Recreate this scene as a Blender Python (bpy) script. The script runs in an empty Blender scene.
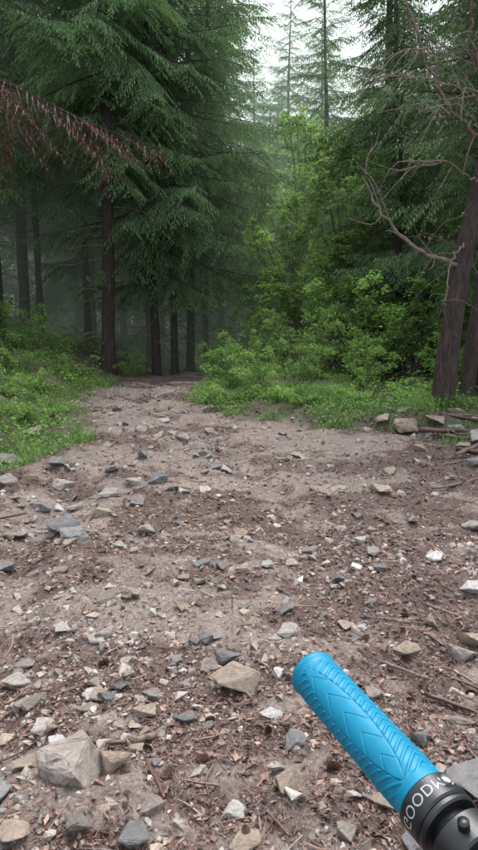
import bpy, math, random
import numpy as np
from mathutils import Vector, Matrix
import bmesh
R = np.random.default_rng(7)
random.seed(7)
scene = bpy.context.scene
COL = scene.collection

# ------------------------------------------------------------ helpers
class MB:
    """triangle mesh accumulator"""
    def __init__(s): s.V=[];s.F=[];s.M=[];s.T=[];s.n=0
    def add(s,V,F,m=0,t=0.5):
        V=np.asarray(V,float).reshape(-1,3);F=np.asarray(F,int).reshape(-1,3)
        s.V.append(V);s.F.append(F+s.n)
        s.M.append(np.full(len(F),m,int) if np.isscalar(m) else np.asarray(m))
        s.T.append(np.full(len(V),t,float) if np.isscalar(t) else np.asarray(t,float))
        s.n+=len(V)
    def arrays(s):
        return np.concatenate(s.V),np.concatenate(s.F),np.concatenate(s.M),np.concatenate(s.T)
def mesh_from(name,V,F,M,T,mats,smooth=False,extra=None):
    me=bpy.data.meshes.new(name)
    k=F.shape[1]
    me.vertices.add(len(V)); me.vertices.foreach_set('co',V.astype(np.float32).ravel())
    me.loops.add(len(F)*k); me.loops.foreach_set('vertex_index',F.astype(np.int32).ravel())
    me.polygons.add(len(F)); me.polygons.foreach_set('loop_start',(np.arange(len(F))*k).astype(np.int32))
    for m in mats: me.materials.append(m)
    if M is not None: me.polygons.foreach_set('material_index',M.astype(np.int32))
    sm = np.full(len(F),bool(smooth)) if not isinstance(smooth,np.ndarray) else smooth
    me.polygons.foreach_set('use_smooth',sm)
    me.update(calc_edges=True)
    at={'tint':T}
    if extra: at.update(extra)
    for kx,a in at.items():
        if a is None: continue
        la=me.attributes.new(kx,'FLOAT','POINT'); la.data.foreach_set('value',a.astype(np.float32))
    me.validate()
    return me
def obj(name,me,loc=(0,0,0),rot=(0,0,0),sc=1.0,parent=None):
    o=bpy.data.objects.new(name,me); COL.objects.link(o)
    o.location=loc;o.rotation_euler=rot
    o.scale=(sc,)*3 if np.isscalar(sc) else sc
    if parent: o.parent=parent
    return o
def build(name,mb,mats,smooth=False,**k):
    V,F,M,T=mb.arrays()
    return mesh_from(name,V,F,M,T,mats,smooth)
def nrm(a): return a/np.maximum(np.linalg.norm(a,axis=-1,keepdims=True),1e-9)
def tube(P,rad,sides=8,cap=False):
    P=np.asarray(P,float);n=len(P);rad=np.broadcast_to(np.asarray(rad,float),(n,))
    T=nrm(np.gradient(P,axis=0))
    ref=np.array([0,0,1.0]) if abs(T[:,2]).mean()<.8 else np.array([1.0,0,0])
    A=nrm(np.cross(T,ref));B=np.cross(T,A)
    th=np.arange(sides)/sides*2*np.pi
    V=P[:,None]+rad[:,None,None]*(np.cos(th)[None,:,None]*A[:,None]+np.sin(th)[None,:,None]*B[:,None])
    i=np.arange(n-1)[:,None]*sides;j=np.arange(sides)[None];j2=(j+1)%sides
    a=(i+j).ravel();b=(i+j2).ravel();c=(i+sides+j2).ravel();d=(i+sides+j).ravel()
    F=np.concatenate([np.stack([a,b,c],1),np.stack([a,c,d],1)])
    V=V.reshape(-1,3)
    if cap:
        k=len(V);V=np.concatenate([V,P[:1],P[-1:]])
        jj=np.arange(sides);F=np.concatenate([F,np.stack([(jj+1)%sides,jj,np.full(sides,k)],1),
            np.stack([(n-1)*sides+jj,(n-1)*sides+(jj+1)%sides,np.full(sides,k+1)],1)])
    return V,F
def spline(pts,n=16):
    pts=np.asarray(pts,float);m=len(pts)
    P=np.vstack([2*pts[0]-pts[1],pts,2*pts[-1]-pts[-2]])
    out=[]
    for t in np.linspace(0,m-1-1e-6,n):
        i=int(t);u=t-i;p0,p1,p2,p3=P[i:i+4]
        out.append(.5*((2*p1)+(-p0+p2)*u+(2*p0-5*p1+4*p2-p3)*u*u+(-p0+3*p1-3*p2+p3)*u**3))
    return np.array(out)
TAB=np.random.default_rng(3).random((256,256))
def vn(x,y):
    x=np.asarray(x,float);y=np.asarray(y,float)
    xi=np.floor(x).astype(int);yi=np.floor(y).astype(int);u=x-xi;v=y-yi
    u=u*u*(3-2*u);v=v*v*(3-2*v)
    g=lambda a,b:TAB[a%256,b%256]
    return (g(xi,yi)*(1-u)+g(xi+1,yi)*u)*(1-v)+(g(xi,yi+1)*(1-u)+g(xi+1,yi+1)*u)*v
def fbm(x,y,o=4):
    s=0;a=.5;t=0
    for k in range(o):
        s=s+a*vn(x*2**k+17.3*k,y*2**k+9.1*k);t+=a;a*=.5
    return s/t
def sst(a,b,x):
    t=np.clip((x-a)/(b-a),0,1);return t*t*(3-2*t)

# ------------------------------------------------------------ terrain functions
YL=[-20,0,4,6,7,8,10,12,16,30,60];XL=[-2.9,-2.7,-2.4,-2.0,-1.65,-1.85,-2.4,-2.3,-2.2,-2.,-2]
YR=[-20,0,4,6,7.2,7.9,8.6,10,12,16,30,60];XR=[3.3,3.2,2.75,2.3,1.8,.5,-.35,-.7,-.5,-.4,-.2,0]
def edges(y):
    return np.interp(y,YL,XL),np.interp(y,YR,XR)
def masks(x,y):
    xl,xr=edges(y)
    w=(fbm(x*1.6+5,y*1.6,3)-.5)*.9+(fbm(x*7+5,y*7,2)-.5)*.6
    d=np.minimum(x-xl,xr-x)+w*.9
    path=sst(-.2,.3,d)
    a=fbm(x*.9+3+.6*fbm(x*2,y*2,2),y*1.7+8,4);b=fbm(x*5+1,y*7,4)
    l=sst(.43,.60,a*.55+b*.45+.045*sst(2.6,1.8,y)-.02*sst(5,7,y)+.03*sst(.3,1.5,x))
    return path,l
def hgt(x,y):
    x=np.asarray(x,float);y=np.asarray(y,float)
    xl,xr=edges(y)
    dL=np.maximum(xl-x,0);dR=np.maximum(x-xr,0)
    h=.34*sst(0,1.4,dL)+.07*np.clip(dL-.8,0,12)
    h=h+.14*sst(0,.7,dR)+.02*np.clip(dR-2,0,15)
    out=sst(0,.6,np.maximum(dL,dR))
    h=h+(fbm(x*.9,y*.9,3)-.5)*(.09+.14*out)
    far=sst(25,12,y)
    h=h+far*((fbm(x*3+4,y*4,3)-.5)*.10+(fbm(x*11+4,y*11,3)-.5)*.034+(fbm(x*30,y*30,2)-.5)*.014)
    h=h-.10*np.exp(-((x-np.interp(y,[1,3,4.5,6,8],[-.75,-1.1,-1.45,-1.25,-1.1]))/.2)**2)*sst(8,5,y)
    h=h-.06*np.exp(-((x-np.interp(y,[1,3,5,7,8.5,10],[.9,.5,.3,-.3,-1.0,-1.6]))/.16)**2)*sst(2,3.5,y)
    h=h-.05*np.clip(y-10.8,0,12)*sst(1.2,0,np.maximum(dL,dR))
    return h

# ------------------------------------------------------------ materials
def newmat(name):
    m=bpy.data.materials.new(name);m.use_nodes=True;nt=m.node_tree
    return m,nt,nt.nodes['Principled BSDF'],nt.nodes['Material Output']
def N(nt,t,**k):
    n=nt.nodes.new(t)
    for a,b in k.items():
        if a in n.inputs: n.inputs[a].default_value=b
        else: setattr(n,a,b)
    return n
def ramp(nt,src,stops):
    r=nt.nodes.new('ShaderNodeValToRGB');e=r.color_ramp.elements
    while len(e)<len(stops): e.new(.5)
    for i,(p,c) in enumerate(stops): e[i].position=p;e[i].color=(c[0],c[1],c[2],1) if not np.isscalar(c) else (c,c,c,1)
    nt.links.new(src,r.inputs[0]);return r.outputs[0]
def mix(nt,f,a,b,bt='MIX'):
    m=nt.nodes.new('ShaderNodeMix');m.data_type='RGBA';m.blend_type=bt
    for i,v in ((0,f),(6,a),(7,b)):
        if hasattr(v,'is_linked'): nt.links.new(v,m.inputs[i])
        elif i==0: m.inputs[0].default_value=v
        else: m.inputs[i].default_value=(*v,1)
    return m.outputs[2]
def coords(nt,scale=(1,1,1),kind='Object'):
    tc=nt.nodes.new('ShaderNodeTexCoord');mp=nt.nodes.new('ShaderNodeMapping');mp.inputs['Scale'].default_value=scale
    nt.links.new(tc.outputs[kind],mp.inputs[0]);return mp.outputs[0]
def noise(nt,co,scale,detail=4,rough=.55):
    n=N(nt,'ShaderNodeTexNoise',Scale=scale,Detail=detail,Roughness=rough);nt.links.new(co,n.inputs['Vector']);return n
def bump(nt,h,strength,dist,prev=None):
    b=N(nt,'ShaderNodeBump',Strength=strength,Distance=dist);nt.links.new(h,b.inputs['Height'])
    if prev: nt.links.new(prev,b.inputs['Normal'])
    return b.outputs[0]
def attr(nt,n):
    a=nt.nodes.new('ShaderNodeAttribute');a.attribute_name=n;return a.outputs['Fac']

def foliage_mat(name,dark,light,trans=.3,rough=.55,tipmul=1.4):
    m,nt,p,o=newmat(name)
    oi=nt.nodes.new('ShaderNodeObjectInfo')
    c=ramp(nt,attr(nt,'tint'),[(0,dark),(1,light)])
    hsv=nt.nodes.new('ShaderNodeHueSaturation');nt.links.new(c,hsv.inputs['Color'])
    mr=N(nt,'ShaderNodeMapRange');mr.inputs[3].default_value=.8;mr.inputs[4].default_value=1.3
    nt.links.new(oi.outputs['Random'],mr.inputs[0]);nt.links.new(mr.outputs[0],hsv.inputs['Value'])
    nt.links.new(hsv.outputs[0],p.inputs['Base Color']);p.inputs['Roughness'].default_value=rough
    p.inputs['Specular IOR Level'].default_value=.25
    t=nt.nodes.new('ShaderNodeBsdfTranslucent')
    tm=mix(nt,1.0,hsv.outputs[0],(tipmul,tipmul*1.05,tipmul*.65),'MULTIPLY');nt.links.new(tm,t.inputs[0])
    ms=nt.nodes.new('ShaderNodeMixShader');ms.inputs[0].default_value=trans
    nt.links.new(p.outputs[0],ms.inputs[1]);nt.links.new(t.outputs[0],ms.inputs[2]);nt.links.new(ms.outputs[0],o.inputs[0])
    return m
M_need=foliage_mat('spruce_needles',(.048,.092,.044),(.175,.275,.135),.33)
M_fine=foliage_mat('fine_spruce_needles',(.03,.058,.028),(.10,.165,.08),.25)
M_pine=foliage_mat('pine_needles',(.06,.09,.05),(.16,.21,.13),.2)
M_dead=foliage_mat('dead_needles',(.035,.016,.012),(.12,.055,.04),.15,tipmul=1)
M_leaf=foliage_mat('broad_leaves',(.07,.155,.035),(.24,.40,.11),.42)
M_leaf2=foliage_mat('beech_leaves',(.10,.18,.055),(.28,.42,.15),.45)
M_grass=foliage_mat('grass_blades',(.055,.105,.03),(.18,.29,.09),.35)

def bark_mat(name,a,b,sc=14):
    m,nt,p,o=newmat(name)
    co=coords(nt,(1,1,.22))
    n=noise(nt,co,sc,6,.65)
    v=N(nt,'ShaderNodeTexVoronoi',Scale=sc*1.3);v.feature='DISTANCE_TO_EDGE';nt.links.new(co,v.inputs['Vector'])
    c=ramp(nt,n.outputs['Fac'],[(.3,a),(.7,b)])
    e=ramp(nt,v.outputs['Distance'],[(0,.5),(.12,1)])
    nt.links.new(mix(nt,.8,c,e,'MULTIPLY'),p.inputs['Base Color'])
    p.inputs['Roughness'].default_value=.9
    x=bump(nt,v.outputs['Distance'],.5,.02);x=bump(nt,n.outputs['Fac'],.9,.02,x)
    nt.links.new(x,p.inputs['Normal']);return m
M_bark=bark_mat('spruce_bark',(.015,.011,.009),(.05,.037,.031))
M_pbark=bark_mat('pine_bark',(.012,.009,.008),(.065,.042,.034),24)
M_twig=bark_mat('dead_twig',(.10,.073,.06),(.22,.165,.135),30)

# ground
def ground_mat():
    m,nt,p,o=newmat('trail_ground')
    co=coords(nt)
    nb=noise(nt,co,1.3,4,.6);nf=noise(nt,co,9,6,.65);nm=noise(nt,co,45,6,.7);nx=noise(nt,co,160,3,.7)
    v1=N(nt,'ShaderNodeTexVoronoi',Scale=70.);nt.links.new(co,v1.inputs['Vector'])
    v2=N(nt,'ShaderNodeTexVoronoi',Scale=150.);nt.links.new(co,v2.inputs['Vector'])
    sand=ramp(nt,nf.outputs['Fac'],[(.3,(.115,.080,.066)),(.5,(.22,.166,.140)),(.72,(.345,.275,.236))])
    sand=mix(nt,.8,sand,ramp(nt,nb.outputs['Fac'],[(.35,.52),(.65,1.15)]),'MULTIPLY')
    g1=ramp(nt,v1.outputs['Color'],[(.1,(.085,.059,.048)),(.5,(.205,.158,.134)),(.9,(.44,.38,.34))])
    g2=ramp(nt,v2.outputs['Color'],[(.1,(.085,.057,.046)),(.5,(.215,.165,.14)),(.9,(.42,.36,.32))])
    s=mix(nt,.5,sand,mix(nt,.5,g1,g2))
    l1=ramp(nt,nm.outputs['Fac'],[(.3,(.022,.012,.009)),(.47,(.07,.038,.030)),(.62,(.145,.092,.073)),(.78,(.25,.19,.16))])
    ad=N(nt,'ShaderNodeMath',operation='ADD');nt.links.new(attr(nt,'litter'),ad.inputs[0])
    sb=N(nt,'ShaderNodeMath',operation='MULTIPLY_ADD');nt.links.new(nm.outputs['Fac'],sb.inputs[0]);sb.inputs[1].default_value=3.;sb.inputs[2].default_value=-1.5
    nt.links.new(sb.outputs[0],ad.inputs[1])
    lm=ramp(nt,ad.outputs[0],[(.15,0.),(.8,.92)])
    d=mix(nt,lm,s,l1)
    ff=ramp(nt,nm.outputs['Fac'],[(.3,(.03,.022,.014)),(.55,(.085,.06,.04)),(.75,(.15,.11,.08))])
    moss=ramp(nt,nf.outputs['Fac'],[(.4,(.035,.05,.018)),(.7,(.07,.12,.035))])
    gm=ramp(nt,nf.outputs['Color'],[(.45,0.),(.6,1.)])
    ff=mix(nt,gm,ff,moss)
    c=mix(nt,attr(nt,'path'),ff,d)
    nt.links.new(c,p.inputs['Base Color'])
    nt.links.new(ramp(nt,nf.outputs['Fac'],[(.3,.45),(.6,.9)]),p.inputs['Roughness'])
    x=bump(nt,v1.outputs['Distance'],.6,.010);x=bump(nt,nm.outputs['Fac'],1.,.03,x);x=bump(nt,nx.outputs['Fac'],.6,.006,x)
    nt.links.new(x,p.inputs['Normal']);return m
M_ground=ground_mat()

def rock_mat(name,cols):
    m,nt,p,o=newmat(name)
    co=coords(nt);oi=nt.nodes.new('ShaderNodeObjectInfo')
    ad=N(nt,'ShaderNodeMath',operation='ADD');nt.links.new(attr(nt,'tint'),ad.inputs[0]);nt.links.new(oi.outputs['Random'],ad.inputs[1])
    fr=N(nt,'ShaderNodeMath',operation='FRACT');nt.links.new(ad.outputs[0],fr.inputs[0])
    k=len(cols);c=ramp(nt,fr.outputs[0],[(i/(k-1),cc) for i,cc in enumerate(cols)])
    n1=noise(nt,co,3.2,7,.7);n2=noise(nt,co,60,4,.7)
    c=mix(nt,.75,c,ramp(nt,n1.outputs['Fac'],[(.3,.45),(.7,1.3)]),'MULTIPLY')
    c=mix(nt,.5,c,ramp(nt,n2.outputs['Fac'],[(.35,.5),(.65,1.25)]),'MULTIPLY')
    c=mix(nt,ramp(nt,n1.outputs['Color'],[(.5,0.),(.66,.6)]),c,(.15,.10,.072))
    nt.links.new(c,p.inputs['Base Color']);p.inputs['Roughness'].default_value=.75
    x=bump(nt,n1.outputs['Fac'],.8,.02);x=bump(nt,n2.outputs['Fac'],.6,.005,x)
    nt.links.new(x,p.inputs['Normal']);return m
M_rock=rock_mat('stone',[(.23,.185,.155),(.31,.27,.24),(.16,.145,.135),(.27,.205,.15),(.37,.33,.30),(.20,.175,.16),(.25,.20,.17)])
M_white=rock_mat('quartz_stone',[(.48,.445,.42),(.40,.36,.32),(.52,.5,.48)])
M_tan=rock_mat('tan_stone',[(.29,.225,.17),(.32,.255,.20),(.26,.195,.15)])
M_grey=rock_mat('slate_stone',[(.15,.15,.155),(.20,.195,.195),(.12,.12,.125)])
def litter_mat():
    m,nt,p,o=newmat('bark_litter')
    c=ramp(nt,attr(nt,'tint'),[(0,(.02,.011,.009)),(.45,(.068,.032,.024)),(.78,(.135,.07,.05)),(1,(.25,.165,.12))])
    nt.links.new(c,p.inputs['Base Color']);p.inputs['Roughness'].default_value=.5;return m
M_lit=litter_mat()

# ------------------------------------------------------------ ground sheet
def axis(neg,pos,fine,n_f,g):
    a=list(np.arange(neg*0+(-n_f),n_f+1)*fine)
    while a[-1]<pos: a.append(a[-1]+max(fine,(a[-1]-n_f*fine)*g+fine))
    while a[0]>neg: a.insert(0,a[0]-max(fine,(-n_f*fine-a[0])*g+fine))
    return np.array(a)
gx=axis(-400,400,.014,200,.07)
ys=[1.2]
while ys[-1]<400: ys.append(ys[-1]+max(.009,.007*ys[-1] if ys[-1]<16 else .05*ys[-1]-.68))
yb=[1.2]
while yb[0]>-300: yb.insert(0,yb[0]-max(.05,(1.2-yb[0])*.08))
gy=np.array(yb[:-1]+ys)
X,Y=np.meshgrid(gx,gy)
Z=hgt(X,Y);pm,lm=masks(X,Y)
V=np.stack([X.ravel(),Y.ravel(),Z.ravel()],1)
nx,ny=len(gx),len(gy)
i=(np.arange(ny-1)[:,None]*nx+np.arange(nx-1)[None]).ravel()
F=np.stack([i,i+1,i+nx+1,i+nx],1)
me=mesh_from('ground',V,F,None,None,[M_ground],True,{'path':pm.ravel(),'litter':lm.ravel()})
obj('ground',me)

# ------------------------------------------------------------ stones
def hull(rng,n=14,sub=0,flat=.6):
    bm=bmesh.new()
    for _ in range(n):
        v=nrm(rng.normal(size=3));v=np.sign(v)*np.abs(v)**.8
        bm.verts.new(v*rng.uniform(.8,1.05)*np.array([1,rng.uniform(.6,.95),flat]))
    r=bmesh.ops.convex_hull(bm,input=bm.verts)
    bmesh.ops.delete(bm,geom=list({g for g in r['geom_interior'] if isinstance(g,bmesh.types.BMVert)}),context='VERTS')
    if sub:
        bmesh.ops.bevel(bm,geom=list(bm.edges),offset=.04,segments=1,affect='EDGES',clamp_overlap=True)
        bmesh.ops.triangulate(bm,faces=bm.faces)
        for _ in range(sub): bmesh.ops.subdivide_edges(bm,edges=list(bm.edges),cuts=1,use_grid_fill=True)
    bmesh.ops.triangulate(bm,faces=bm.faces)
    bm.verts.index_update()
    V=np.array([v.co[:] for v in bm.verts]);F=np.array([[v.index for v in f.verts] for f in bm.faces]);bm.free()
    if sub:
        d=(fbm(V[:,0]*3+V[:,2]*2+7,V[:,1]*3-V[:,2]*2,3)-.5)*.22
        V=V*(1+d[:,None]);V+=rng.normal(size=V.shape)*.008
    return V,F
GP=[hull(R,R.integers(8,14),0,R.uniform(.45,.8)) for _ in range(24)]
def gravel(name,n,yr,size,xr_=3.2,seed=1,sink=.25):
    rng=np.random.default_rng(seed);mb=MB()
    u=rng.random(n);y=yr[0]*(yr[1]/yr[0])**u
    x=rng.uniform(-1,1,n)*np.minimum(xr_,.6+y*.45)
    p,l=masks(x,y);cl=fbm(x*1.7+40,y*1.7,3)
    keep=rng.random(n)<np.maximum(p,.06)*(1-.4*l)*(.25+1.4*sst(.35,.65,cl))
    x=x[keep];y=y[keep];z=hgt(x,y)
    s=size[0]*(size[1]/size[0])**(rng.random(len(x))**1.9)*(.75+.06*y)
    for a,b,c,r in zip(x,y,z,s):
        Vp,Fp=GP[rng.integers(24)]
        t=rng.uniform(0,6.28);ct,st=np.cos(t),np.sin(t)
        Q=Vp*r;Q=Q@np.array([[ct,st,0],[-st,ct,0],[0,0,1]]);tl=rng.normal()*.25
        Q=Q@np.array([[1,0,tl],[0,1,0],[-tl,0,1]])
        mb.add(Q+[a,b,c+r*(.35-sink)],Fp,1 if rng.random()<.035 else 0,rng.random())
    obj(name,build(name,mb,[M_rock,M_white]))
gravel('gravel',26000,(1.25,13),(.0035,.018),seed=1)
gravel('pebbles',5600,(1.25,12),(.012,.044),seed=2)

RK=[hull(R,R.integers(9,14),2,R.uniform(.5,.75)) for _ in range(12)]
RM=[[mesh_from('rock_mesh',v,f,None,np.full(len(v),.3),[mm],False) for v,f in RK] for mm in (M_rock,M_white,M_tan,M_grey)]
def rock(x,y,size,kind=0,fl=1.0,yaw=None,k=None,up=.24):
    s=size/2*1.16
    z=float(hgt(x,y))
    return obj('rock',RM[kind][random.randrange(12) if k is None else k],(x,y,z+s*up),(random.uniform(-.25,.25),random.uniform(-.25,.25),random.uniform(0,6.28) if yaw is None else yaw),(s*1.12,s*1.05,s*fl*1.15))
ROCKS=[(-.02,2.3,.165,2,1),(-.52,1.86,.21,0,1.25),(-.38,1.88,.12,2,.9),(-.70,2.12,.10,1,.9),(-.61,2.03,.085,1,.6),(-.70,1.97,.1,2,.5),
(-.76,1.8,.13,3,1),(.15,1.78,.10,2,.9),(.19,2.0,.09,3,.8),(.21,2.72,.11,0,1),(.70,4.85,.17,2,.8),(-.66,5.3,.19,3,.7),(0,3.95,.12,2,.8),
(-1.16,4.15,.24,3,.7),(-1.02,3.92,.19,3,.7),(-1.5,4.85,.15,3,.8),(-.95,4.4,.16,0,.7),(-.6,4.1,.15,0,.7),(-1.2,4.7,.15,0,.7),(-.75,4.75,.15,3,.7),
(1.05,4.8,.17,2,.6),(1.08,3.5,.10,1,.8),(1.16,3.1,.11,1,1),(.94,2.6,.12,0,.9),(.72,2.63,.11,2,.7),(1.0,2.68,.13,2,.9),(.80,2.15,.10,0,.8),
(.74,1.8,.24,3,.35),(.6,1.98,.07,3,1),(-.05,2.5,.12,3,.6),(-.49,2.25,.07,3,1),(-.02,1.72,.07,1,.8),(-.3,6.1,.16,3,1.2),
(1.85,7.3,.34,2,.8),(2.15,7.2,.26,0,.8),(1.65,7.5,.22,2,.6),(2.4,6.5,.25,0,.8),(2.1,5.7,.16,3,.8),(1.75,6.3,.12,2,.7),(-.25,1.7,.08,0,.9),
(-.45,1.62,.10,0,.8),(-.62,1.6,.09,2,.7),(.42,1.7,.08,2,.8),(.5,2.3,.08,0,.8),(-.2,3.3,.10,0,.5),(-1.25,3.1,.12,0,.6),(-.8,2.8,.08,1,.7),
(.3,3.6,.09,0,.5),(.55,6.2,.15,2,.6),(-.1,5.6,.13,0,.6),(-1.9,5.2,.2,0,.8),(-1.6,5.7,.16,3,.8),(-1.35,3.6,.13,3,.6),(.95,2.2,.11,0,.8),(-.32,2.25,.08,0,.7),
(-.78,2.3,.09,0,.8),(-.9,2.45,.11,0,.7),(-.3,1.6,.1,3,.7),(.02,1.6,.09,2,.7),(.3,1.62,.07,0,.8),(-.55,2.2,.08,0,.7),(-1.7,4.3,.18,0,.6),(-1.3,4.35,.14,0,.6),(-.85,5.2,.16,0,.7),(-1.1,5.6,.15,3,.6),(1.5,4.1,.13,0,.7),(1.3,5.6,.14,2,.6),
(2.0,6.9,.2,0,.9),(2.3,6.9,.18,3,.8),(2.6,7.1,.22,0,.8),(1.9,7.6,.18,0,.8),(2.45,7.4,.16,2,.9),(1.45,7.35,.14,0,.7),
(-1.5,4.2,.2,0,.5),(-1.0,4.9,.18,0,.6),(-1.45,5.3,.18,0,.7),(-.45,5.0,.13,0,.7),(-.9,6.2,.15,3,.7),(-.6,6.9,.16,0,.8),(-1.1,7.4,.17,0,.7),(-2.1,5.9,.22,0,.7),(-2.2,7.0,.2,0,.7),(-.95,8.3,.16,0,.7),(-1.6,8.8,.18,0,.7),(2.5,6.1,.2,0,.7),(2.2,6.4,.14,2,.7),(-2.5,6.4,.25,2,.8),(-2.3,5.4,.2,0,.8),(-2.7,7.2,.2,0,.8)]
for r in ROCKS: rock(r[0],r[1],r[2],r[3],r[4])
rr=random.Random(5)
n=0
while n<240:
    y=1.5*(10.5/1.5)**rr.random();x=rr.uniform(-1,1)*min(2.6,.3+y*.42)
    p,l=masks(np.array([x]),np.array([y]))
    if p[0]<.5 or rr.random()>float(sst(.35,.6,fbm(x*1.7+40,y*1.7,3)))+.2: continue
    rock(x,y,rr.uniform(.03,.10)*(.75+.08*y),rr.choice([0,0,0,2,2,3,1] if rr.random()<.4 else [0,2,0,3]),rr.uniform(.5,.9));n+=1

# ------------------------------------------------------------ litter : chips, needles, twigs
def litter():
    rng=np.random.default_rng(11);mb=MB()
    def pick(n,pl,y1=12):
        y=1.2*(y1/1.2)**(rng.random(n)**.9);x=rng.uniform(-1,1,n)*np.minimum(3.4,.6+y*.45)
        p,l=masks(x,y);k=rng.random(n)<(pl+(1-pl)*l)
        return x[k],y[k]
    x,y=pick(110000,.14);n=len(x);z=hgt(x,y)
    L=.004*(6.0**(rng.random(n)**1.9))*(.8+.09*y);W=L*rng.uniform(.2,.7,n)
    a=rng.uniform(0,6.28,n);A=np.stack([np.cos(a),np.sin(a),rng.normal(size=n)*.25],1);B=np.stack([-np.sin(a),np.cos(a),rng.normal(size=n)*.35],1)
    P=np.stack([x,y,z+.003+rng.random(n)*.007],1)
    j=lambda:rng.uniform(.5,1.2,(n,1));W_=W[:,None];L_=L[:,None]
    Q=np.stack([P-A*L_*j()-B*W_*.4,P+A*L_*.3*j()-B*W_*j(),P+A*L_*j()+B*W_*.3,P-A*L_*.2+B*W_*j()],1)
    Q[:,1,2]+=L*.15
    f=np.arange(n)[:,None]*4
    mb.add(Q.reshape(-1,3),np.concatenate([f+[0,1,2],f+[0,2,3]]),0,np.repeat(rng.random(n)**1.5,4))
    x,y=pick(40000,.25,7);n=len(x);z=hgt(x,y)
    L=rng.uniform(.012,.032,n);a=rng.uniform(0,6.28,n);A=np.stack([np.cos(a),np.sin(a),rng.normal(size=n)*.12],1);B=np.stack([-np.sin(a),np.cos(a),np.zeros(n)],1)
    P=np.stack([x,y,z+.004+rng.random(n)*.006],1);w=(.0009*(1+.15*y))[:,None]
    Q=np.stack([P-A*L[:,None]-B*w,P-A*L[:,None]+B*w,P+A*L[:,None]],1)
    mb.add(Q.reshape(-1,3),(np.arange(n)[:,None]*3+[0,1,2]),0,np.repeat(.35+.5*rng.random(n),3))
    x,y=pick(1300,.35,10)
    for a,b in zip(x,y):
        L=rng.uniform(.015,.075)*(1 if rng.random()<.88 else 1.8);t=rng.uniform(0,6.28);c,s=np.cos(t),np.sin(t)
        k=rng.normal()*.15*L
        pts=np.array([[a-c*L,b-s*L,0],[a+s*k,b-c*k,0],[a+c*L,b+s*L,0]])
        pts[:,2]=hgt(pts[:,0],pts[:,1])+.006+rng.random()*.006
        v,f=tube(spline(pts,5),np.linspace(1,.6,5)*rng.uniform(.0015,.0045),5,True);mb.add(v,f,0,rng.uniform(.2,.95))
    obj('forest_litter',build('forest_litter',mb,[M_lit]))
litter()
def stick(p,q,r,t):
    P=spline([(p[0],p[1],0),((p[0]+q[0])/2+.01,(p[1]+q[1])/2-.01,0),(q[0],q[1],0)],10)
    P[:,2]=hgt(P[:,0],P[:,1]).mean()+r*.8+np.linspace(0,.01,10)
    P+=np.random.default_rng(int(1000*abs(p[0]))).normal(size=P.shape)*r*.18
    mb=MB();v,f=tube(P,np.linspace(1,.65,10)*r,8,True);mb.add(v,f,0,t)
    obj('fallen_stick',build('fallen_stick',mb,[M_twig if t>.5 else M_lit],True))
for a in [((-.52,2.02),(-.38,2.0),.011,.45),((-.36,2.0),(-.25,2.06),.013,.6),((.55,2.62),(.76,2.42),.008,.6),((.72,2.35),(.95,2.15),.009,.4),((.9,3.0),(1.1,2.75),.008,.6),
          ((.6,2.9),(.95,2.8),.006,.7),((.8,2.5),(.98,2.3),.007,.4),((-.3,1.9),(-.22,1.72),.008,.4),((.05,1.75),(.14,1.6),.007,.4),((2.1,6.3),(2.6,5.9),.025,.3),((1.9,6.9),(2.7,6.8),.03,.4),((2.0,6.0),(2.5,6.6),.02,.6),((1.5,5.0),(2.0,5.3),.012,.6),((-1.9,4.3),(-1.5,4.5),.012,.4),
          ((1.9,7.1),(2.5,6.5),.02,.6),((2.3,7.3),(1.9,6.6),.015,.4),((2.6,6.9),(2.1,7.5),.02,.3),((1.8,5.8),(2.3,6.1),.012,.7),((2.5,6.3),(2.1,7.0),.014,.6),((2.7,6.4),(2.2,6.7),.018,.3),((2.0,7.4),(2.8,7.2),.014,.6)]:
    stick(*a)
# pine cones
def cone_mesh():
    mb=MB();rng=np.random.default_rng(4)
    L=.045
    v,f=tube([(-L/2,0,0),(-L*.2,0,0),(L*.2,0,0),(L/2,0,0)],[.004,.010,.009,.003],8,True);mb.add(v,f,0,.1)
    k=0
    for t in np.linspace(0,1,15):
        r=.0145*math.sin(math.pi*(.12+.8*t))**.7
        for j in range(7):
            a=j/7*6.283+k*.45;ra=np.array([0,math.cos(a),math.sin(a)]);ta=np.array([0,-math.sin(a),math.cos(a)]);X0=np.array([1.,0,0])
            b=X0*(-L/2+L*t*.92);w=.0045
            P=[b+ra*r*.4-ta*w*.5,b+ra*r*.4+ta*w*.5,b+X0*.004+ra*r*1.0+ta*w,b+X0*.008+ra*r*1.02,b+X0*.004+ra*r-ta*w]
            mb.add(P,[[0,1,2],[0,2,3],[0,3,4]],0,rng.uniform(.25,.75))
        k+=1
    return build('pine_cone',mb,[M_lit])
cm=cone_mesh()
cr=random.Random(9)
for a in [(-.22,1.82),(-.3,1.95),(-.12,1.9),(.1,2.05),(.3,1.85),(.38,2.1),(.48,1.9),(.02,1.62),(-.35,2.35),(.2,2.35),(.65,2.3),(.9,2.35),(.55,2.7),(.78,2.9),(1.0,2.45),(-.55,2.5),(-.1,2.1),(.33,1.62),(-.18,1.58),(.85,2.0)]:
    obj('pine_cone',cm,(a[0],a[1],float(hgt(*a))+.01),(cr.uniform(-.3,.3),cr.uniform(-.3,.3),cr.uniform(0,6.28)),cr.uniform(.8,1.1))

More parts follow.
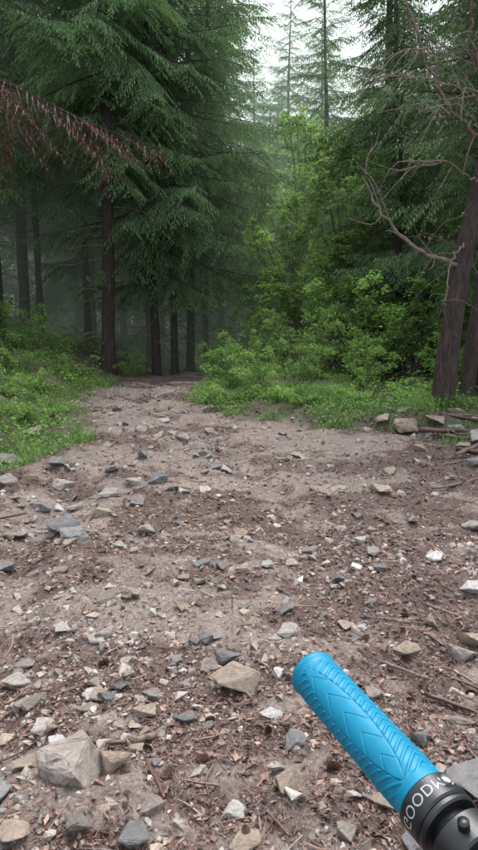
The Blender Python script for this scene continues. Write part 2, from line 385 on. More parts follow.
# ------------------------------------------------------------ conifers
def cbranch(rng,L,droop=.2,dens=1.0,fine=1.0,nq=6):
    """spruce limb along +x : wood axis, side twigs, shoots and needles"""
    mb=MB();S=np.linspace(0,1,9)
    wig=rng.normal(size=2)*.05
    ax=lambda s:np.stack([L*s,L*wig[0]*np.sin(s*3),-droop*L*s**1.4+.08*L*s**4+L*wig[1]*s*s*.5],-1)
    v,f=tube(ax(S),np.linspace(1,.15,9)*(.006+.006*L),5);mb.add(v,f,0,.4)
    s=.08+.05*rng.random();k=0
    PV=[];PT=[]
    while s<1:
        side=1 if k%2 else -1;k+=1
        p=ax(np.array(s));l=(.42*L*(1-s)**.7*min(1,s*3.5+.3)+.09)*rng.uniform(.6,1.2)
        ang=math.radians(rng.uniform(34,76));d=np.array([math.cos(ang),side*math.sin(ang),-.2-.55*rng.random()])
        if rng.random()<(.08 if fine==1 else .2): s+=.05/L;continue
        base_t=rng.uniform(.1,.75)
        m=max(4,int(l/.038*dens))
        u=np.linspace(.05,1,m);side2=np.where(np.arange(m)%2,1,-1)
        pp=p+d*l*u[:,None];pp[:,2]-=.28*l*u**2
        perp=np.array([-d[1],d[0],0]);perp/=np.linalg.norm(perp)
        sl=(.06+.28*l*(1-u)**.8)*rng.uniform(.5,1.3,m)
        sd=nrm(d[None]*.8+perp[None]*side2[:,None]*.75+np.stack([rng.normal(size=m)*.15,rng.normal(size=m)*.15,-.3-.8*rng.random(m)],1))
        PV.append(np.stack([p+np.array([0,0,.004]),p-np.array([0,0,.004]),pp[-1]],0)[None]);PT.append(np.array([.05]))
        for w,off in ((.013*fine,0),(.011*fine,1)):
            nn=np.cross(sd,[0,0,1.]) if off==0 else np.cross(sd,np.cross(sd,[0,0,1.]))
            nn=nrm(nn)
            mid=pp+sd*sl[:,None]*.35
            PV.append(np.stack([pp,mid+nn*w,pp+sd*sl[:,None]],1));PV.append(np.stack([pp,pp+sd*sl[:,None],mid-nn*w],1))
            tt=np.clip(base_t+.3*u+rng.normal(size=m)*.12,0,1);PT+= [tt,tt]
        for q in range(nq):
            b=pp+sd*sl[:,None]*(q+.5)/nq
            r=rng.normal(size=(m,3));r[:,2]*=.7;dr=nrm(sd*.6+r*.55);nl=(rng.uniform(.02,.038,m)*(.6+.4*fine))[:,None]
            ww=nrm(np.cross(dr,rng.normal(size=(m,3))))*.0055*fine
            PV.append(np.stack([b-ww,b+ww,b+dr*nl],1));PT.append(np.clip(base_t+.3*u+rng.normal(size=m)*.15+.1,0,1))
        s+=.048/L*rng.uniform(.7,1.3)
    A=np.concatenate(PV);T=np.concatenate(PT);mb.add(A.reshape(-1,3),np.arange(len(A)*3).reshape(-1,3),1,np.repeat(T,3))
    return mb.arrays()
CL=[.7,1.3,2.0,2.8]
PRO={c:[cbranch(np.random.default_rng(int(c*100)+i),c,droop=.12+.06*i,dens=.9) for i in range(3)] for c in CL}
PROF={c:[cbranch(np.random.default_rng(int(c*100)+i+50),c,droop=.10+.08*i,dens=1.1,fine=.32,nq=16) for i in range(3)] for c in CL}
def place(mb,L,rng,pos,az,pitch,nm=1,pro=None):
    c=min(CL,key=lambda q:abs(q-L));V,F,M,T=(pro or PRO)[c][rng.integers(3)]
    k=L/c;cp,sp=math.cos(pitch),math.sin(pitch);ca,sa=math.cos(az),math.sin(az)
    Q=V*k*np.array([1,rng.choice([-1,1]),1])
    Q=np.stack([Q[:,0]*cp-Q[:,2]*sp,Q[:,1],Q[:,0]*sp+Q[:,2]*cp],1)
    Q=np.stack([Q[:,0]*ca-Q[:,1]*sa,Q[:,0]*sa+Q[:,1]*ca,Q[:,2]],1)+pos
    mb.add(Q,F,np.where(M==1,nm,0),np.clip(T+rng.normal()*.13,0,1))
def trunk(mb,H,r0,rng,lean=.01,n=26,sides=12,m=0):
    z=np.linspace(0,1,n)**1.2*H
    P=np.stack([np.sin(z*.5+rng.random()*6)*.05+lean*z,np.cos(z*.4+rng.random()*6)*.05,z-.15],1);P[:,:2]-=P[0,:2]
    r=r0*(1-z/H)**.8+.008;r+=r0*.5*np.exp(-z/.25)
    v,f=tube(P,r,sides);v[:,:2]+=(fbm(v[:,0]*9+v[:,2]*2,v[:,1]*9,2)-.5)[:,None]*r0*.25
    mb.add(v,f,m,.5)
    return lambda h:np.array([np.interp(h,P[:,2],P[:,k]) for k in range(3)])
def spruce(seed,H=18,z0=3.,Lm=2.8,r0=.16,dead_low=0.,den=10.5,sides=12,pit=-20,full=False,pro=None,mneed=None):
    rng=np.random.default_rng(seed);mb=MB();f=trunk(mb,H,r0,rng,sides=sides,lean=rng.normal()*.012)
    n=int((H-z0)*den);az=rng.random()*6
    for i in range(n):
        t=(i+rng.random())/n;h=z0+(H-z0-.1)*t
        L=Lm*(1-t)**.8*rng.uniform(.6,1.12)+.3
        if t<.1 and not full: L*=rng.uniform(.5,1)
        if i%3==0: L=min(L,rng.uniform(.5,1.1))
        az+=2.4+rng.normal()*.25
        nm=3 if rng.random()<dead_low*(1-t*4) else 1
        place(mb,L,rng,f(h),az,math.radians(pit+50*t+rng.normal()*8),nm,pro)
    for i in range(int(z0*10)):
        h=rng.uniform(.6,z0+1);a=rng.random()*6.28;L=rng.uniform(.25,1.3)
        p=f(h);d=np.array([math.cos(a),math.sin(a),rng.uniform(-.35,.1)])
        P=spline([p,p+d*L*.5+[0,0,.03],p+d*L+np.array([0,0,-.1*L])+rng.normal(size=3)*.06],6)
        v,ff=tube(P,np.linspace(.011,.002,6),4);mb.add(v,ff,2,.5)
        for q in range(3):
            k=rng.integers(1,5);e=P[k]+(d+rng.normal(size=3)*.5)*L*.3
            v,ff=tube([P[k],(P[k]+e)/2+rng.normal(size=3)*.01,e],[.004,.003,.001],3);mb.add(v,ff,2,.5)
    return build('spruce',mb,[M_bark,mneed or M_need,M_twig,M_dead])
SA=spruce(1,18,4.2,2.8,.135)
SB=spruce(2,14,2.2,2.5,.09)
SC=spruce(3,16,1.0,3.0,.15)
SD=spruce(4,9,.3,2.5,.10)
SE=spruce(6,15,3.4,2.1,.075,den=9)
SN=spruce(5,10,3.45,2.8,.13,dead_low=1.3,den=9,full=True,pit=-8,pro=PROF,mneed=M_fine)
def tree(me,x,y,rz,sc=1,name='spruce_tree',parent=None,rx=0):
    return obj(name,me,(x,y,float(hgt(x,y))),(rx,0,rz),sc,parent)
tree(SN,-3.5,6.9,.6)
tree(SN,-3.9,5.2,2.6,.93)
tree(SN,-4.9,8.8,3.6,1.0)
tree(SA,-2.75,14,1.0,1.0)
for x,y,rz,s,m in [(-5.4,17,2,1.0,SA),(-6.4,17.6,4,1.05,SA),(-4.7,20,5,1,SC),(-3.9,18,3,.9,SB),(-1.85,15,.3,1,SB),(-1.5,15.6,2.3,.95,SB),(-1.2,16.4,4.2,1.05,SB),
                   (-6.8,12.5,1.7,1,SC),(-.6,22,1,1.0,SC),(-3.2,21.5,2.2,1,SC),(-7.5,21,3.1,1.1,SC),(4.3,12.0,.4,.8,SC),(3.5,16.5,2.4,.85,SC),(5.0,9.3,5.1,.85,SC),(3.6,9.9,.2,.65,SB),
                   (5.8,17,1.1,1.1,SA),(2.7,21,3.3,.75,SC),(-5.9,10.8,2.1,.95,SB),(1.2,30,2,1.1,SD),(7.5,14,2,1,SC),(-2.2,19,3,.9,SD),(-5.6,23,2,1,SD),(-9,18,2,1,SC),(-1.4,26,2,1,SC),(.9,24,4,.7,SD),(-4.3,25,1,1.1,SC),(-7.0,26,3,1,SC),(2.9,12.6,4,.7,SD),
                   (-5.5,15.6,1,1,SE),(-4.9,16.6,2,1.05,SE),(-3.7,16.5,4,1,SE),(-.85,17.6,5,1,SE),(-2.3,17.2,.5,1,SE),(-3.3,19.2,1.5,1.1,SE),(-5.9,18.8,2.5,1.1,SE),(-.5,19.2,1.1,1,SE),(3.2,14.6,2,.9,SE),
                   (2.2,32,1,.85,SA),(.9,38,2,.9,SC),(2.9,41,2,.9,SC),(4.4,37,2,1,SC),(-.2,33,3,.85,SC)]:
    tree(m,x,y,rz,s)
# distant mass of trees
df=bpy.data.objects.new('distant_forest',None);COL.objects.link(df)
rf=random.Random(21);pts=[]
tries=0
while len(pts)<180 and tries<20000:
    tries+=1
    y=rf.uniform(-30,75);x=rf.uniform(-36,36)
    if y<27 and abs(x)<9.5: continue
    if y<9 and abs(x)<15: continue
    if y<0 and abs(x)<20: continue
    q=x/max(y,1)
    if y>20 and -.05<q<.15 and y<43: continue
    if any((x-a)**2+(y-b)**2<6.5 for a,b in pts): continue
    pts.append((x,y));tree(rf.choice([SA,SB,SC,SC,SD]),x,y,rf.uniform(0,6.28),rf.uniform(.8,1.1),'spruce',df)

# ------------------------------------------------------------ pines with dead limbs (right edge)
def pine(seed,top,limbs,H,r0,name,x,y):
    rng=np.random.default_rng(seed);mb=MB()
    P=spline(top,40);z=np.linspace(0,1,40)
    r=r0*(1-.75*z)+r0*.3*np.exp(-z*30)
    v,f=tube(P,r,24);v+=(fbm(v[:,2]*3,np.arctan2(v[:,1],v[:,0])*8,3)-.5)[:,None]*r0*.3*np.array([1,1,0]);mb.add(v,f,0,.5)
    for l in limbs:
        pts=np.array(l[0],float);Q=spline(pts,26);Q[1:]+=rng.normal(size=(25,3))*.015
        v,f=tube(Q,np.linspace(1,.12,26)*l[1],7);mb.add(v,f,2,.5)
        for q in range(int(l[2]*1.2)):
            k=rng.integers(5,25);d=nrm((Q[k]-Q[k-3])[None])[0];e=nrm((d+rng.normal(size=3)*.7)[None])[0]*rng.uniform(.2,.9)
            T=spline([Q[k],Q[k]+e*.5+rng.normal(size=3)*.05,Q[k]+e+rng.normal(size=3)*.08-[0,0,.05]],7)
            v,f=tube(T,np.linspace(1,.25,7)*l[1]*.3,4);mb.add(v,f,2,.5)
    for i in range(55):
        t=rng.uniform(.5,1);k=int(t*39);place(mb,rng.uniform(.6,2.)*(1.25-t*.7),rng,P[k],rng.random()*6.28,math.radians(rng.uniform(-5,40)),1)
    obj(name,build(name,mb,[M_pbark,M_pine,M_twig]),(x,y,float(hgt(x,y))))
pine(31,[(0,0,-.2),(.10,0,1.2),(.36,.05,2.8),(.68,.1,4.6),(1.0,.2,8),(1.0,.3,13)],[
 ([(.18,0,1.6),(-.3,-.2,1.75),(-.75,-.3,2.05),(-1.05,-.35,2.5),(-1.0,-.35,2.95)],.03,7),
 ([(.45,0,2.9),(.1,-.3,3.0),(-.4,-.5,3.45),(-.75,-.6,4.2),(-.95,-.7,5.0)],.03,12),
 ([(.5,0,3.1),(.15,-.5,3.35),(-.2,-.9,3.9),(-.3,-1.2,4.6)],.026,10),
 ([(.4,0,2.6),(.1,-.4,2.5),(-.3,-.8,2.6),(-.8,-1.1,2.5)],.018,10),
 ([(.55,.05,3.5),(.2,-.4,3.6),(-.3,-.7,3.7),(-1.0,-.9,3.6)],.022,14),
 ([(.65,.05,4.0),(.3,-.6,3.9),(0,-1.2,4.0),(-.7,-1.4,4.15)],.022,14),
 ([(.6,.05,3.2),(.3,-.6,3.1),(-.1,-1.0,3.15),(-.6,-1.2,3.0)],.018,12),
 ([(.6,.05,3.7),(.2,-.5,3.35),(-.3,-.9,3.3),(-1.1,-1.0,3.4)],.018,12),
 ([(.2,0,1.9),(-.05,-.3,1.7),(-.2,-.6,1.3),(-.25,-.7,1.1)],.014,6),
 ([(.3,0,2.2),(.7,-.3,2.4),(1.2,-.4,2.5)],.014,6),
],13,.135,'pine_tree',2.42,7.9)
pine(32,[(0,0,-.2),(.15,0,1.5),(.4,.05,3.2),(.6,.1,6),(.7,.2,12)],[
 ([(.1,0,1.6),(-.2,-.2,1.9),(-.5,-.3,2.0)],.012,6),([(.3,0,2.6),(0,-.3,3),(-.4,-.5,3.2)],.014,7)],12,.10,'pine_tree',2.85,8.4)
# ------------------------------------------------------------ broad-leaf plants
def leafset(mb,P,size,rng,m=0,tb=.5,up=.6):
    n=len(P);a=rng.uniform(0,6.28,n)
    A=nrm(np.stack([np.cos(a),np.sin(a),rng.normal(size=n)*.35-.2],1))
    up_=nrm(np.stack([rng.normal(size=n)*up,rng.normal(size=n)*up,np.ones(n)],1))
    B=nrm(np.cross(up_,A));Nn=np.cross(A,B);s=(size*rng.uniform(.6,1.25,n))[:,None]
    Q=np.stack([P,P+A*s*.45+B*s*.32+Nn*s*.09,P+A*s-Nn*s*.1,P+A*s*.45-B*s*.32+Nn*s*.09],1)
    f=np.arange(n)[:,None]*4
    mb.add(Q.reshape(-1,3),np.concatenate([f+[0,1,2],f+[0,2,3]]),m,np.repeat(np.clip(tb+rng.normal(size=n)*.2,0,1),4))
def shrub(seed,h,w,stems,leaf,per,name,lm,skip=.25):
    rng=np.random.default_rng(seed);mb=MB()
    for i in range(stems):
        a=rng.random()*6.28;rd=w*math.sqrt(rng.random());hh=h*rng.uniform(.35,1.1)*(1-.3*rd/w)
        top=np.array([math.cos(a)*rd,math.sin(a)*rd,hh])
        S=spline([(rng.normal()*.06,rng.normal()*.06,-.05),top*np.array([.35,.35,.55]),top,top+np.array([math.cos(a)*.15*w,math.sin(a)*.15*w,-.06*h])],12)
        v,f=tube(S,np.linspace(1,.15,12)*.004*(1+h*.8),5);mb.add(v,f,1,.5)
        tb=rng.uniform(.1,.9)
        for k in range(3,12):
            for q in range(3):
                if rng.random()<skip: continue
                d=rng.normal(size=3)*np.array([1,1,.35]);d=nrm(d[None])[0]*rng.uniform(.12,.34)*w*(1.1-k/20)
                u=np.linspace(.1,1,per)[:,None];L=S[k]+d*u+rng.normal(size=(per,3))*(.015+.01*w);L[:,2]-=.15*(u[:,0]**2)*abs(d).sum()
                leafset(mb,L,leaf,rng,0,tb+.15*(k/12))
                v,f=tube([S[k],S[k]+d*.5,S[k]+d-np.array([0,0,.1*abs(d).sum()])],[.003,.002,.001],3);mb.add(v,f,1,.5)
    return build(name,mb,[lm,M_twig])
H1=shrub(41,1.2,.75,15,.055,8,'shrub',M_leaf,.35)
H2=shrub(42,2.6,1.3,22,.075,12,'shrub',M_leaf,.35)
H3=shrub(43,.45,.4,12,.04,5,'shrub',M_leaf)
H4=shrub(44,5.5,2.0,42,.10,18,'young_beech',M_leaf2,.2)
for x,y,s,m in [(.3,9.4,.6,H1),(-.1,10.6,.65,H1),(.9,9.9,.75,H1),(1.8,9.7,.6,H1),(1.3,11.2,.9,H1),(2.2,11.4,.7,H2),(1.0,12.8,.5,H2),(3.0,11.6,.85,H2),(3.2,9.9,.45,H2),(.1,12.8,.4,H2),
                (-.5,9.5,.7,H3),(.5,8.8,.7,H3),(-.1,9.1,.8,H3),(1.5,8.6,.6,H3),(-2.9,8.3,.8,H3),(-2.9,9.6,.9,H3),(-2.6,6.9,.6,H3),(-3.6,10.5,1,H3),(-3.5,8.6,1,H3),(-2.9,11.5,1.1,H3),(-4.4,9.8,.7,H1),(-3.1,6.3,.8,H3),(4.2,10.6,.8,H2),(2.4,13,.8,H2),(-.5,13.9,.4,H2),(-4.6,12,.6,H1),(3.0,7.4,.5,H3),
                (-2.3,8.0,.6,H3),(-2.45,7.4,.7,H3),(.8,8.5,.6,H3),(2.2,8.6,.7,H3),(2.6,9.0,.9,H3),(-3.9,13,.8,H1),(-4.9,14,.9,H1),(-2.2,13.6,.5,H1),(.0,16.0,.5,H2)]:
    obj('shrub',m,(x,y,float(hgt(x,y))-.02),(0,0,random.uniform(0,6.28)),s*random.uniform(.9,1.1))
for x,y,s in [(1.3,15.5,.65),(2.4,15,.85),(.6,18.5,.85),(3.3,13.4,.7),(1.8,19,1.1),(.2,21,.9),(3.8,19,1.2),(2.0,24,1.3),(.8,29,1.3),(3.5,30,1.6),(2.6,36,1.8),(4.2,15.5,1),(.2,36,1.5)]:
    obj('young_beech_tree',H4,(x,y,float(hgt(x,y))-.05),(0,0,random.uniform(0,6.28)),s)
# undergrowth (one object)
def undergrowth():
    rng=np.random.default_rng(50);mb=MB()
    for i in range(3600):
        y=rng.uniform(5,28);x=rng.uniform(-.6,.55)*y*1.1
        p,_=masks(np.array([x]),np.array([y]))
        if p[0]>.15 or fbm(x*.7,y*.7,2)<.40: continue
        c=np.array([x,y,float(hgt(x,y))]);n=rng.integers(8,26);h=rng.uniform(.05,.28)*(1 if y<12 else 1.6)
        P=c+np.stack([rng.normal(size=n)*.11,rng.normal(size=n)*.11,rng.random(n)*h+.02],1)
        leafset(mb,P,rng.uniform(.03,.06)*(1 if y<12 else 1.4),rng,0,rng.uniform(.1,.7))
    obj('undergrowth',build('undergrowth',mb,[M_leaf]))
undergrowth()
def grass():
    rng=np.random.default_rng(60)
    def zone(n,fx,y0,y1,lo=.36,hi=.56):
        y=rng.uniform(y0,y1,n);x=fx(y,rng.random(n));p,_=masks(x,y)
        k=(rng.random(n)<(1-p)**1.5*sst(lo,hi,fbm(x*1.6+2,y*1.6,4)));return x[k],y[k]
    A=[zone(42000,lambda y,r:edges(y)[0]+.1-r**1.2*3.0,4.5,13,.42,.6),zone(42000,lambda y,r:edges(y)[1]-.15+r**1.2*2.6,7.6,13,.38,.58),zone(5000,lambda y,r:edges(y)[1]-.1+r*2,5,8,.5,.6)]
    x=np.concatenate([a[0] for a in A]);y=np.concatenate([a[1] for a in A]);n=len(x);z=hgt(x,y)
    h=rng.uniform(.03,.15,n)*(.3+1.7*vn(x*2.3,y*2.3)**1.5);a=rng.uniform(0,6.28,n);w=rng.uniform(.002,.006,n)
    D=np.stack([np.cos(a),np.sin(a),0*a],1);B=np.stack([-np.sin(a),np.cos(a),0*a],1)*w[:,None];P=np.stack([x,y,z-.01],1)
    bd=rng.uniform(.1,1.2,n)[:,None];hh=h[:,None];Zv=np.array([0,0,1.])
    m=P+Zv*hh*.6+D*hh*bd*.3;t=P+Zv*hh*(1-.25*bd)+D*hh*bd
    Q=np.stack([P-B,P+B,m+B*.8,m-B*.8,t],1);f=np.arange(n)[:,None]*5
    mb=MB();mb.add(Q.reshape(-1,3),np.concatenate([f+[0,1,2],f+[0,2,3],f+[3,2,4]]),0,np.repeat(np.clip(.2+.6*vn(x*3,y*3)+rng.normal(size=n)*.2,0,1),5))
    k=rng.random(n)<.35;PP=P[k]+np.stack([0*x[k],0*x[k],rng.random(k.sum())*.13],1)
    leafset(mb,PP,.035,rng,0,.6)
    obj('grass',build('grass',mb,[M_grass]))
grass()

# ------------------------------------------------------------ bicycle (photographer stands over it; grip in view)
def simple(name,col,rough=.5,metal=0,spec=.5,bumpsc=None):
    m,nt,p,o=newmat(name);co=coords(nt)
    n=noise(nt,co,40 if not bumpsc else bumpsc,4)
    nt.links.new(mix(nt,.35,col,ramp(nt,n.outputs['Fac'],[(.3,.6),(.7,1.15)]),'MULTIPLY'),p.inputs['Base Color'])
    p.inputs['Roughness'].default_value=rough;p.inputs['Metallic'].default_value=metal;p.inputs['Specular IOR Level'].default_value=spec
    nt.links.new(bump(nt,n.outputs['Fac'],.15,.0006),p.inputs['Normal']);return m
M_blue=simple('blue_rubber',(.0,.145,.245),.48,spec=.25,bumpsc=120)
M_blk=simple('black_anodised',(.012,.013,.015),.38,.3)
M_rub=simple('tyre_rubber',(.02,.02,.02),.8)
M_txt=simple('white_print',(.28,.28,.29),.6)
M_frm=simple('frame_paint',(.03,.03,.035),.3)
M_alu=simple('aluminium',(.4,.4,.42),.35,.9)
bike=bpy.data.objects.new('bicycle',None);COL.objects.link(bike)
E=np.array([.05,.421,1.198]);d=nrm(np.array([[.43,-.897,-.104]]))[0]
fw=np.array([.90,.43,0]);fw=nrm((fw-d*(fw@d))[None])[0];up=np.cross(d,fw)
def grip():
    nu,nt_=620,260;L=.118
    u=np.linspace(0,L,nu);th=np.arange(nt_)/nt_*2*np.pi
    U,T=np.meshgrid(u,th,indexing='ij')
    r=np.full_like(U,.0152)
    r+=.0014*np.exp(-((U-.003)/.0026)**2)+.0006*sst(.0,.02,U)*sst(L,.10,U)
    r+=.0010*sst(L-.01,L,U)
    inn=sst(.008,.010,U)*sst(L-.006,L-.009,U)
    ph=((T*3/(2*np.pi)+.12)%1)-.5
    lens=np.abs(ph)/(.30*np.clip(np.sin(np.pi*np.clip((U-.009)/(L-.017),0,1)),.02,1)**.6)
    pad=sst(1.03,.97,lens)
    rim=np.exp(-((lens-1)/.05)**2)
    diag=np.abs((((U*170+np.abs(ph)*4.0)%1)-.5)*2);ridge=sst(.5,.8,diag)
    vv=np.abs((((U*55-np.abs(ph)*3.0)%1)-.5)*2);chev=sst(.9,.97,vv)
    r+=inn*(-.0008*rim+ (1-pad)*(.0009*ridge-.0005) + pad*(-.0004*chev+.0002))
    r[0]=.013
    A=-fw;B=up
    P=E+d*U[...,None]+r[...,None]*(np.cos(T)[...,None]*A+np.sin(T)[...,None]*B)
    V=P.reshape(-1,3);i=np.arange(nu-1)[:,None]*nt_;j=np.arange(nt_)[None];j2=(j+1)%nt_
    F=np.stack([(i+j).ravel(),(i+j2).ravel(),(i+nt_+j2).ravel(),(i+nt_+j).ravel()],1)
    me=mesh_from('grip',V,F,None,None,[M_blue],True);obj('grip',me,parent=bike)
grip()
SH=-.010
def lathe(name,prof,mat,sides=64,par=bike,fl=None):
    P=np.array([E+d*(a+(SH if a>.1 else 0)) for a,_ in prof]);
    th=np.arange(sides)/sides*2*np.pi;rr_=np.array([b for _,b in prof])
    if fl is None: fl=np.ones(sides)
    V=P[:,None]+(rr_[:,None]*fl[None])[...,None]*(np.cos(th)[None,:,None]*fw+np.sin(th)[None,:,None]*up)
    n=len(prof);i=np.arange(n-1)[:,None]*sides;j=np.arange(sides)[None];j2=(j+1)%sides
    F=np.stack([(i+j).ravel(),(i+sides+j).ravel(),(i+sides+j2).ravel(),(i+j2).ravel()],1)
    me=mesh_from(name,V.reshape(-1,3),F,None,None,[mat],False);return obj(name,me,parent=par)
lathe('end_plug',[(-.0015,.0001),(-.0015,.0125),(0,.0135),(.002,.0135)],M_blk)
lathe('lock_ring',[(.1275,.0150),(.1275,.0172),(.1285,.0180),(.141,.0180),(.1422,.0170),(.1422,.0165),(.1435,.0165),(.1435,.0178),(.1455,.0178),(.1465,.0168),(.1465,.011)],M_blk)
lathe('bar_section',[(.140,.0112),(.20,.0112),(.26,.0125),(.33,.0158),(.41,.0158),(.48,.0125),(.54,.0112),(.60,.0112)],M_blk)
lathe('brake_clamp',[(.152,.0112),(.152,.0165),(.1532,.0175),(.1668,.0175),(.168,.0165),(.168,.0112)],M_blk)
lathe('shifter_clamp',[(.184,.0112),(.184,.0155),(.1855,.016),(.1945,.016),(.196,.0155),(.196,.0112)],M_blk)
lathe('grip_right',[(.60,.0112),(.60,.017),(.615,.0175),(.617,.0155),(.73,.0155),(.737,.017),(.74,.015),(.741,.001)],M_blue)
def rod(name,pts,r,mat,sides=12,n=14,par=bike):
    v,f=tube(spline(pts,n),r if np.isscalar(r) else np.interp(np.linspace(0,1,n),np.linspace(0,1,len(r)),r),sides,True)
    o=obj(name,mesh_from(name,v,f,None,None,[mat],True),parent=par);return o
W=lambda a,b,c:E+d*(a+SH)+fw*b+up*c
rod('brake_body',[W(.158,.015,.002),W(.160,.028,-.004),W(.175,.036,-.010),W(.215,.030,-.012)],[.009,.012,.012,.008],M_blk)
rod('brake_lever',[W(.165,.034,-.018),W(.15,.04,-.038),W(.11,.035,-.048),W(.07,.028,-.048)],[.006,.005,.005,.006],M_blk)
rod('lock_bolt',[W(.135,.004,.0165),W(.135,.0045,.0195)],.0032,M_alu)
rod('clamp_bolt',[W(.160,-.006,.014),W(.160,-.008,.0205)],.0030,M_blk)
rod('brake_hose',[W(.215,.030,-.012),W(.30,.07,-.02),W(.36,.10,-.08),W(.37,.05,-.25)],.0025,M_blk)
# ring lettering bent round the lock ring
cu=bpy.data.curves.new('lettering','FONT');cu.body='GOODMOOD';cu.size=.0085;cu.space_character=1.12
to=bpy.data.objects.new('tmp',cu);COL.objects.link(to);dg=bpy.context.evaluated_depsgraph_get();dg.update()
tm=bpy.data.meshes.new_from_object(to.evaluated_get(dg));bpy.data.objects.remove(to)
for v in tm.vertices:
    a=math.pi*1.08-(v.co.x)/.0181
    uu=.1318+SH+v.co.y
    p=E+d*uu+(fw*math.cos(a)+up*math.sin(a))*.01815;v.co=p
tm.materials.clear();tm.materials.append(M_txt);obj('ring_lettering',tm,parent=bike)
C=W(.37,0,0);O=C-up*1.13
Lc=lambda a,b,c:O+d*a+fw*b+up*c
rod('stem',[Lc(0,0,1.13),Lc(0,-.03,1.115),Lc(0,-.06,1.10)],.02,M_blk)
rod('head_tube',[Lc(0,-.07,1.13),Lc(0,-.045,1.04),Lc(0,-.02,.95)],.024,M_frm)
for s in (-1,1):
    rod('fork_leg',[Lc(s*.055,-.01,.92),Lc(s*.055,.06,.66),Lc(s*.06,.15,.34)],[.017,.018,.014],M_frm)
    rod('chainstay',[Lc(s*.03,-.55,.33),Lc(s*.06,-.75,.34),Lc(s*.065,-.98,.35)],.010,M_frm)
    rod('seatstay',[Lc(s*.02,-.70,.80),Lc(s*.06,-.85,.56),Lc(s*.065,-.98,.35)],.008,M_frm)
    rod('crank',[Lc(s*.05,-.55,.33),Lc(s*.08,-.55+s*.09,.33),Lc(s*.085,-.55+s*.17,.33)],.010,M_blk)
    rod('pedal',[Lc(s*.09,-.55+s*.17,.33),Lc(s*.14,-.55+s*.17,.33),Lc(s*.19,-.55+s*.17,.33)],.02,M_blk,8)
rod('fork_crown',[Lc(-.06,-.015,.92),Lc(0,-.02,.945),Lc(.06,-.015,.92)],.02,M_frm)
rod('down_tube',[Lc(0,-.02,.96),Lc(0,-.3,.62),Lc(0,-.55,.33)],.022,M_frm)
rod('top_tube',[Lc(0,-.05,1.04),Lc(0,-.4,.9),Lc(0,-.68,.78)],.017,M_frm)
rod('seat_tube',[Lc(0,-.55,.33),Lc(0,-.64,.6),Lc(0,-.71,.83)],.016,M_frm)
rod('seat_post',[Lc(0,-.71,.83),Lc(0,-.73,.9),Lc(0,-.74,.95)],.014,M_blk)
rod('saddle',[Lc(0,-.60,.965),Lc(0,-.72,.975),Lc(0,-.87,.985)],[.018,.035,.06],M_blk)
def wheel(cy,nm):
    th=np.linspace(0,2*np.pi,73)[:-1]
    for n_,rad,t,m in (('tyre',.325,.027,M_rub),('rim',.292,.011,M_blk)):
        P=np.array([Lc(0,cy+math.cos(a)*rad,.35+math.sin(a)*rad) for a in np.append(th,[th[0],th[1]])])
        v,f=tube(P,t,12);obj(nm+'_'+n_,mesh_from(n_,v,f,None,None,[m],True),parent=bike)
    mb=MB()
    for k in range(28):
        a=k/28*6.283;s=(-1)**k
        v,f=tube([Lc(s*.025,cy,.35),Lc(s*.012,cy+math.cos(a)*.145,.35+math.sin(a)*.145),Lc(0,cy+math.cos(a)*.29,.35+math.sin(a)*.29)],.001,4);mb.add(v,f)
    obj(nm+'_spokes',build('spokes',mb,[M_alu]),parent=bike)
    rod(nm+'_hub',[Lc(-.06,cy,.35),Lc(0,cy,.35),Lc(.06,cy,.35)],.016,M_blk)
wheel(.15,'front');wheel(-.98,'rear')

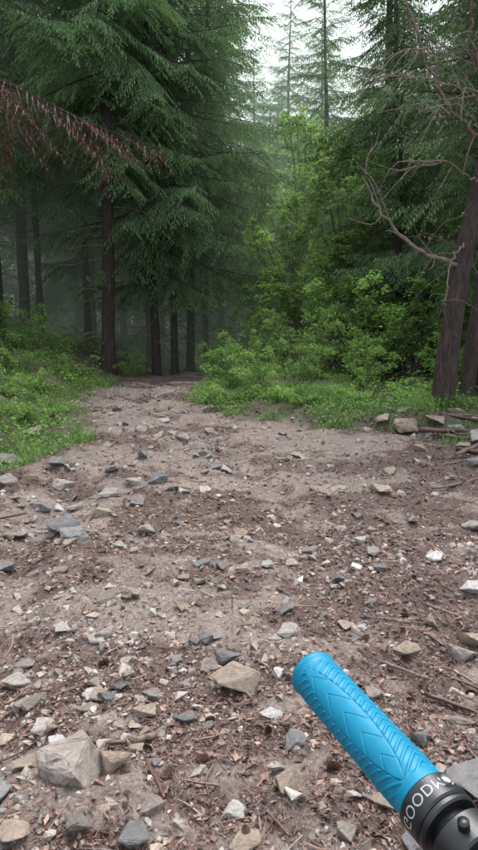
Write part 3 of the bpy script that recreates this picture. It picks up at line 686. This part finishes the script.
# ------------------------------------------------------------ mist (homogeneous, absorbing; its own emission stands in for scattered daylight)
bm=bmesh.new();bmesh.ops.create_cube(bm,size=1);mm=bpy.data.meshes.new('emissive_mist');bm.to_mesh(mm);bm.free()
mo=obj('emissive_mist',mm,(0,74,19),(0,0,0),(120,118,40))
m=bpy.data.materials.new('emissive_mist');m.use_nodes=True;nt=m.node_tree;nt.nodes.clear()
o=nt.nodes.new('ShaderNodeOutputMaterial');va=nt.nodes.new('ShaderNodeVolumeAbsorption');va.inputs['Color'].default_value=(0,0,0,1);va.inputs['Density'].default_value=.013
em=nt.nodes.new('ShaderNodeEmission');em.inputs[0].default_value=(.74,.92,.76,1);em.inputs[1].default_value=.0092
ad=nt.nodes.new('ShaderNodeAddShader');nt.links.new(va.outputs[0],ad.inputs[0]);nt.links.new(em.outputs[0],ad.inputs[1])
nt.links.new(ad.outputs[0],o.inputs['Volume']);mm.materials.append(m)

# ------------------------------------------------------------ light
w=bpy.data.worlds.new('World');scene.world=w;w.use_nodes=True;nt=w.node_tree
bg=nt.nodes['Background'];sk=nt.nodes.new('ShaderNodeTexSky');sk.sky_type='NISHITA';sk.sun_disc=False
el,az=math.radians(64),math.radians(20)
sk.sun_elevation=el;sk.sun_rotation=az;sk.dust_density=3;sk.air_density=1
hs=nt.nodes.new('ShaderNodeHueSaturation');hs.inputs['Saturation'].default_value=.3
nt.links.new(sk.outputs[0],hs.inputs['Color']);nt.links.new(hs.outputs[0],bg.inputs[0]);bg.inputs[1].default_value=.72
sl=bpy.data.lights.new('sun','SUN');sl.energy=3.6;sl.angle=math.radians(40);sl.color=(1,.985,.95)
so=bpy.data.objects.new('sun',sl);COL.objects.link(so)
sd=Vector((math.sin(az)*math.cos(el),math.cos(az)*math.cos(el),math.sin(el)))
so.rotation_euler=sd.to_track_quat('Z','Y').to_euler();so.location=(0,0,30)
# ------------------------------------------------------------ camera
cam=bpy.data.cameras.new('camera');co=bpy.data.objects.new('camera',cam);COL.objects.link(co)
cam.sensor_fit='VERTICAL';cam.angle=2*math.atan(425/667);cam.clip_start=.02;cam.clip_end=1500
co.location=(0,0,1.45);co.rotation_euler=(math.radians(90-10.6),0,0);scene.camera=co
scene.view_settings.view_transform='Standard';scene.view_settings.look='None';scene.view_settings.exposure=0
print('tris',sum(len(m.polygons) for m in bpy.data.meshes))
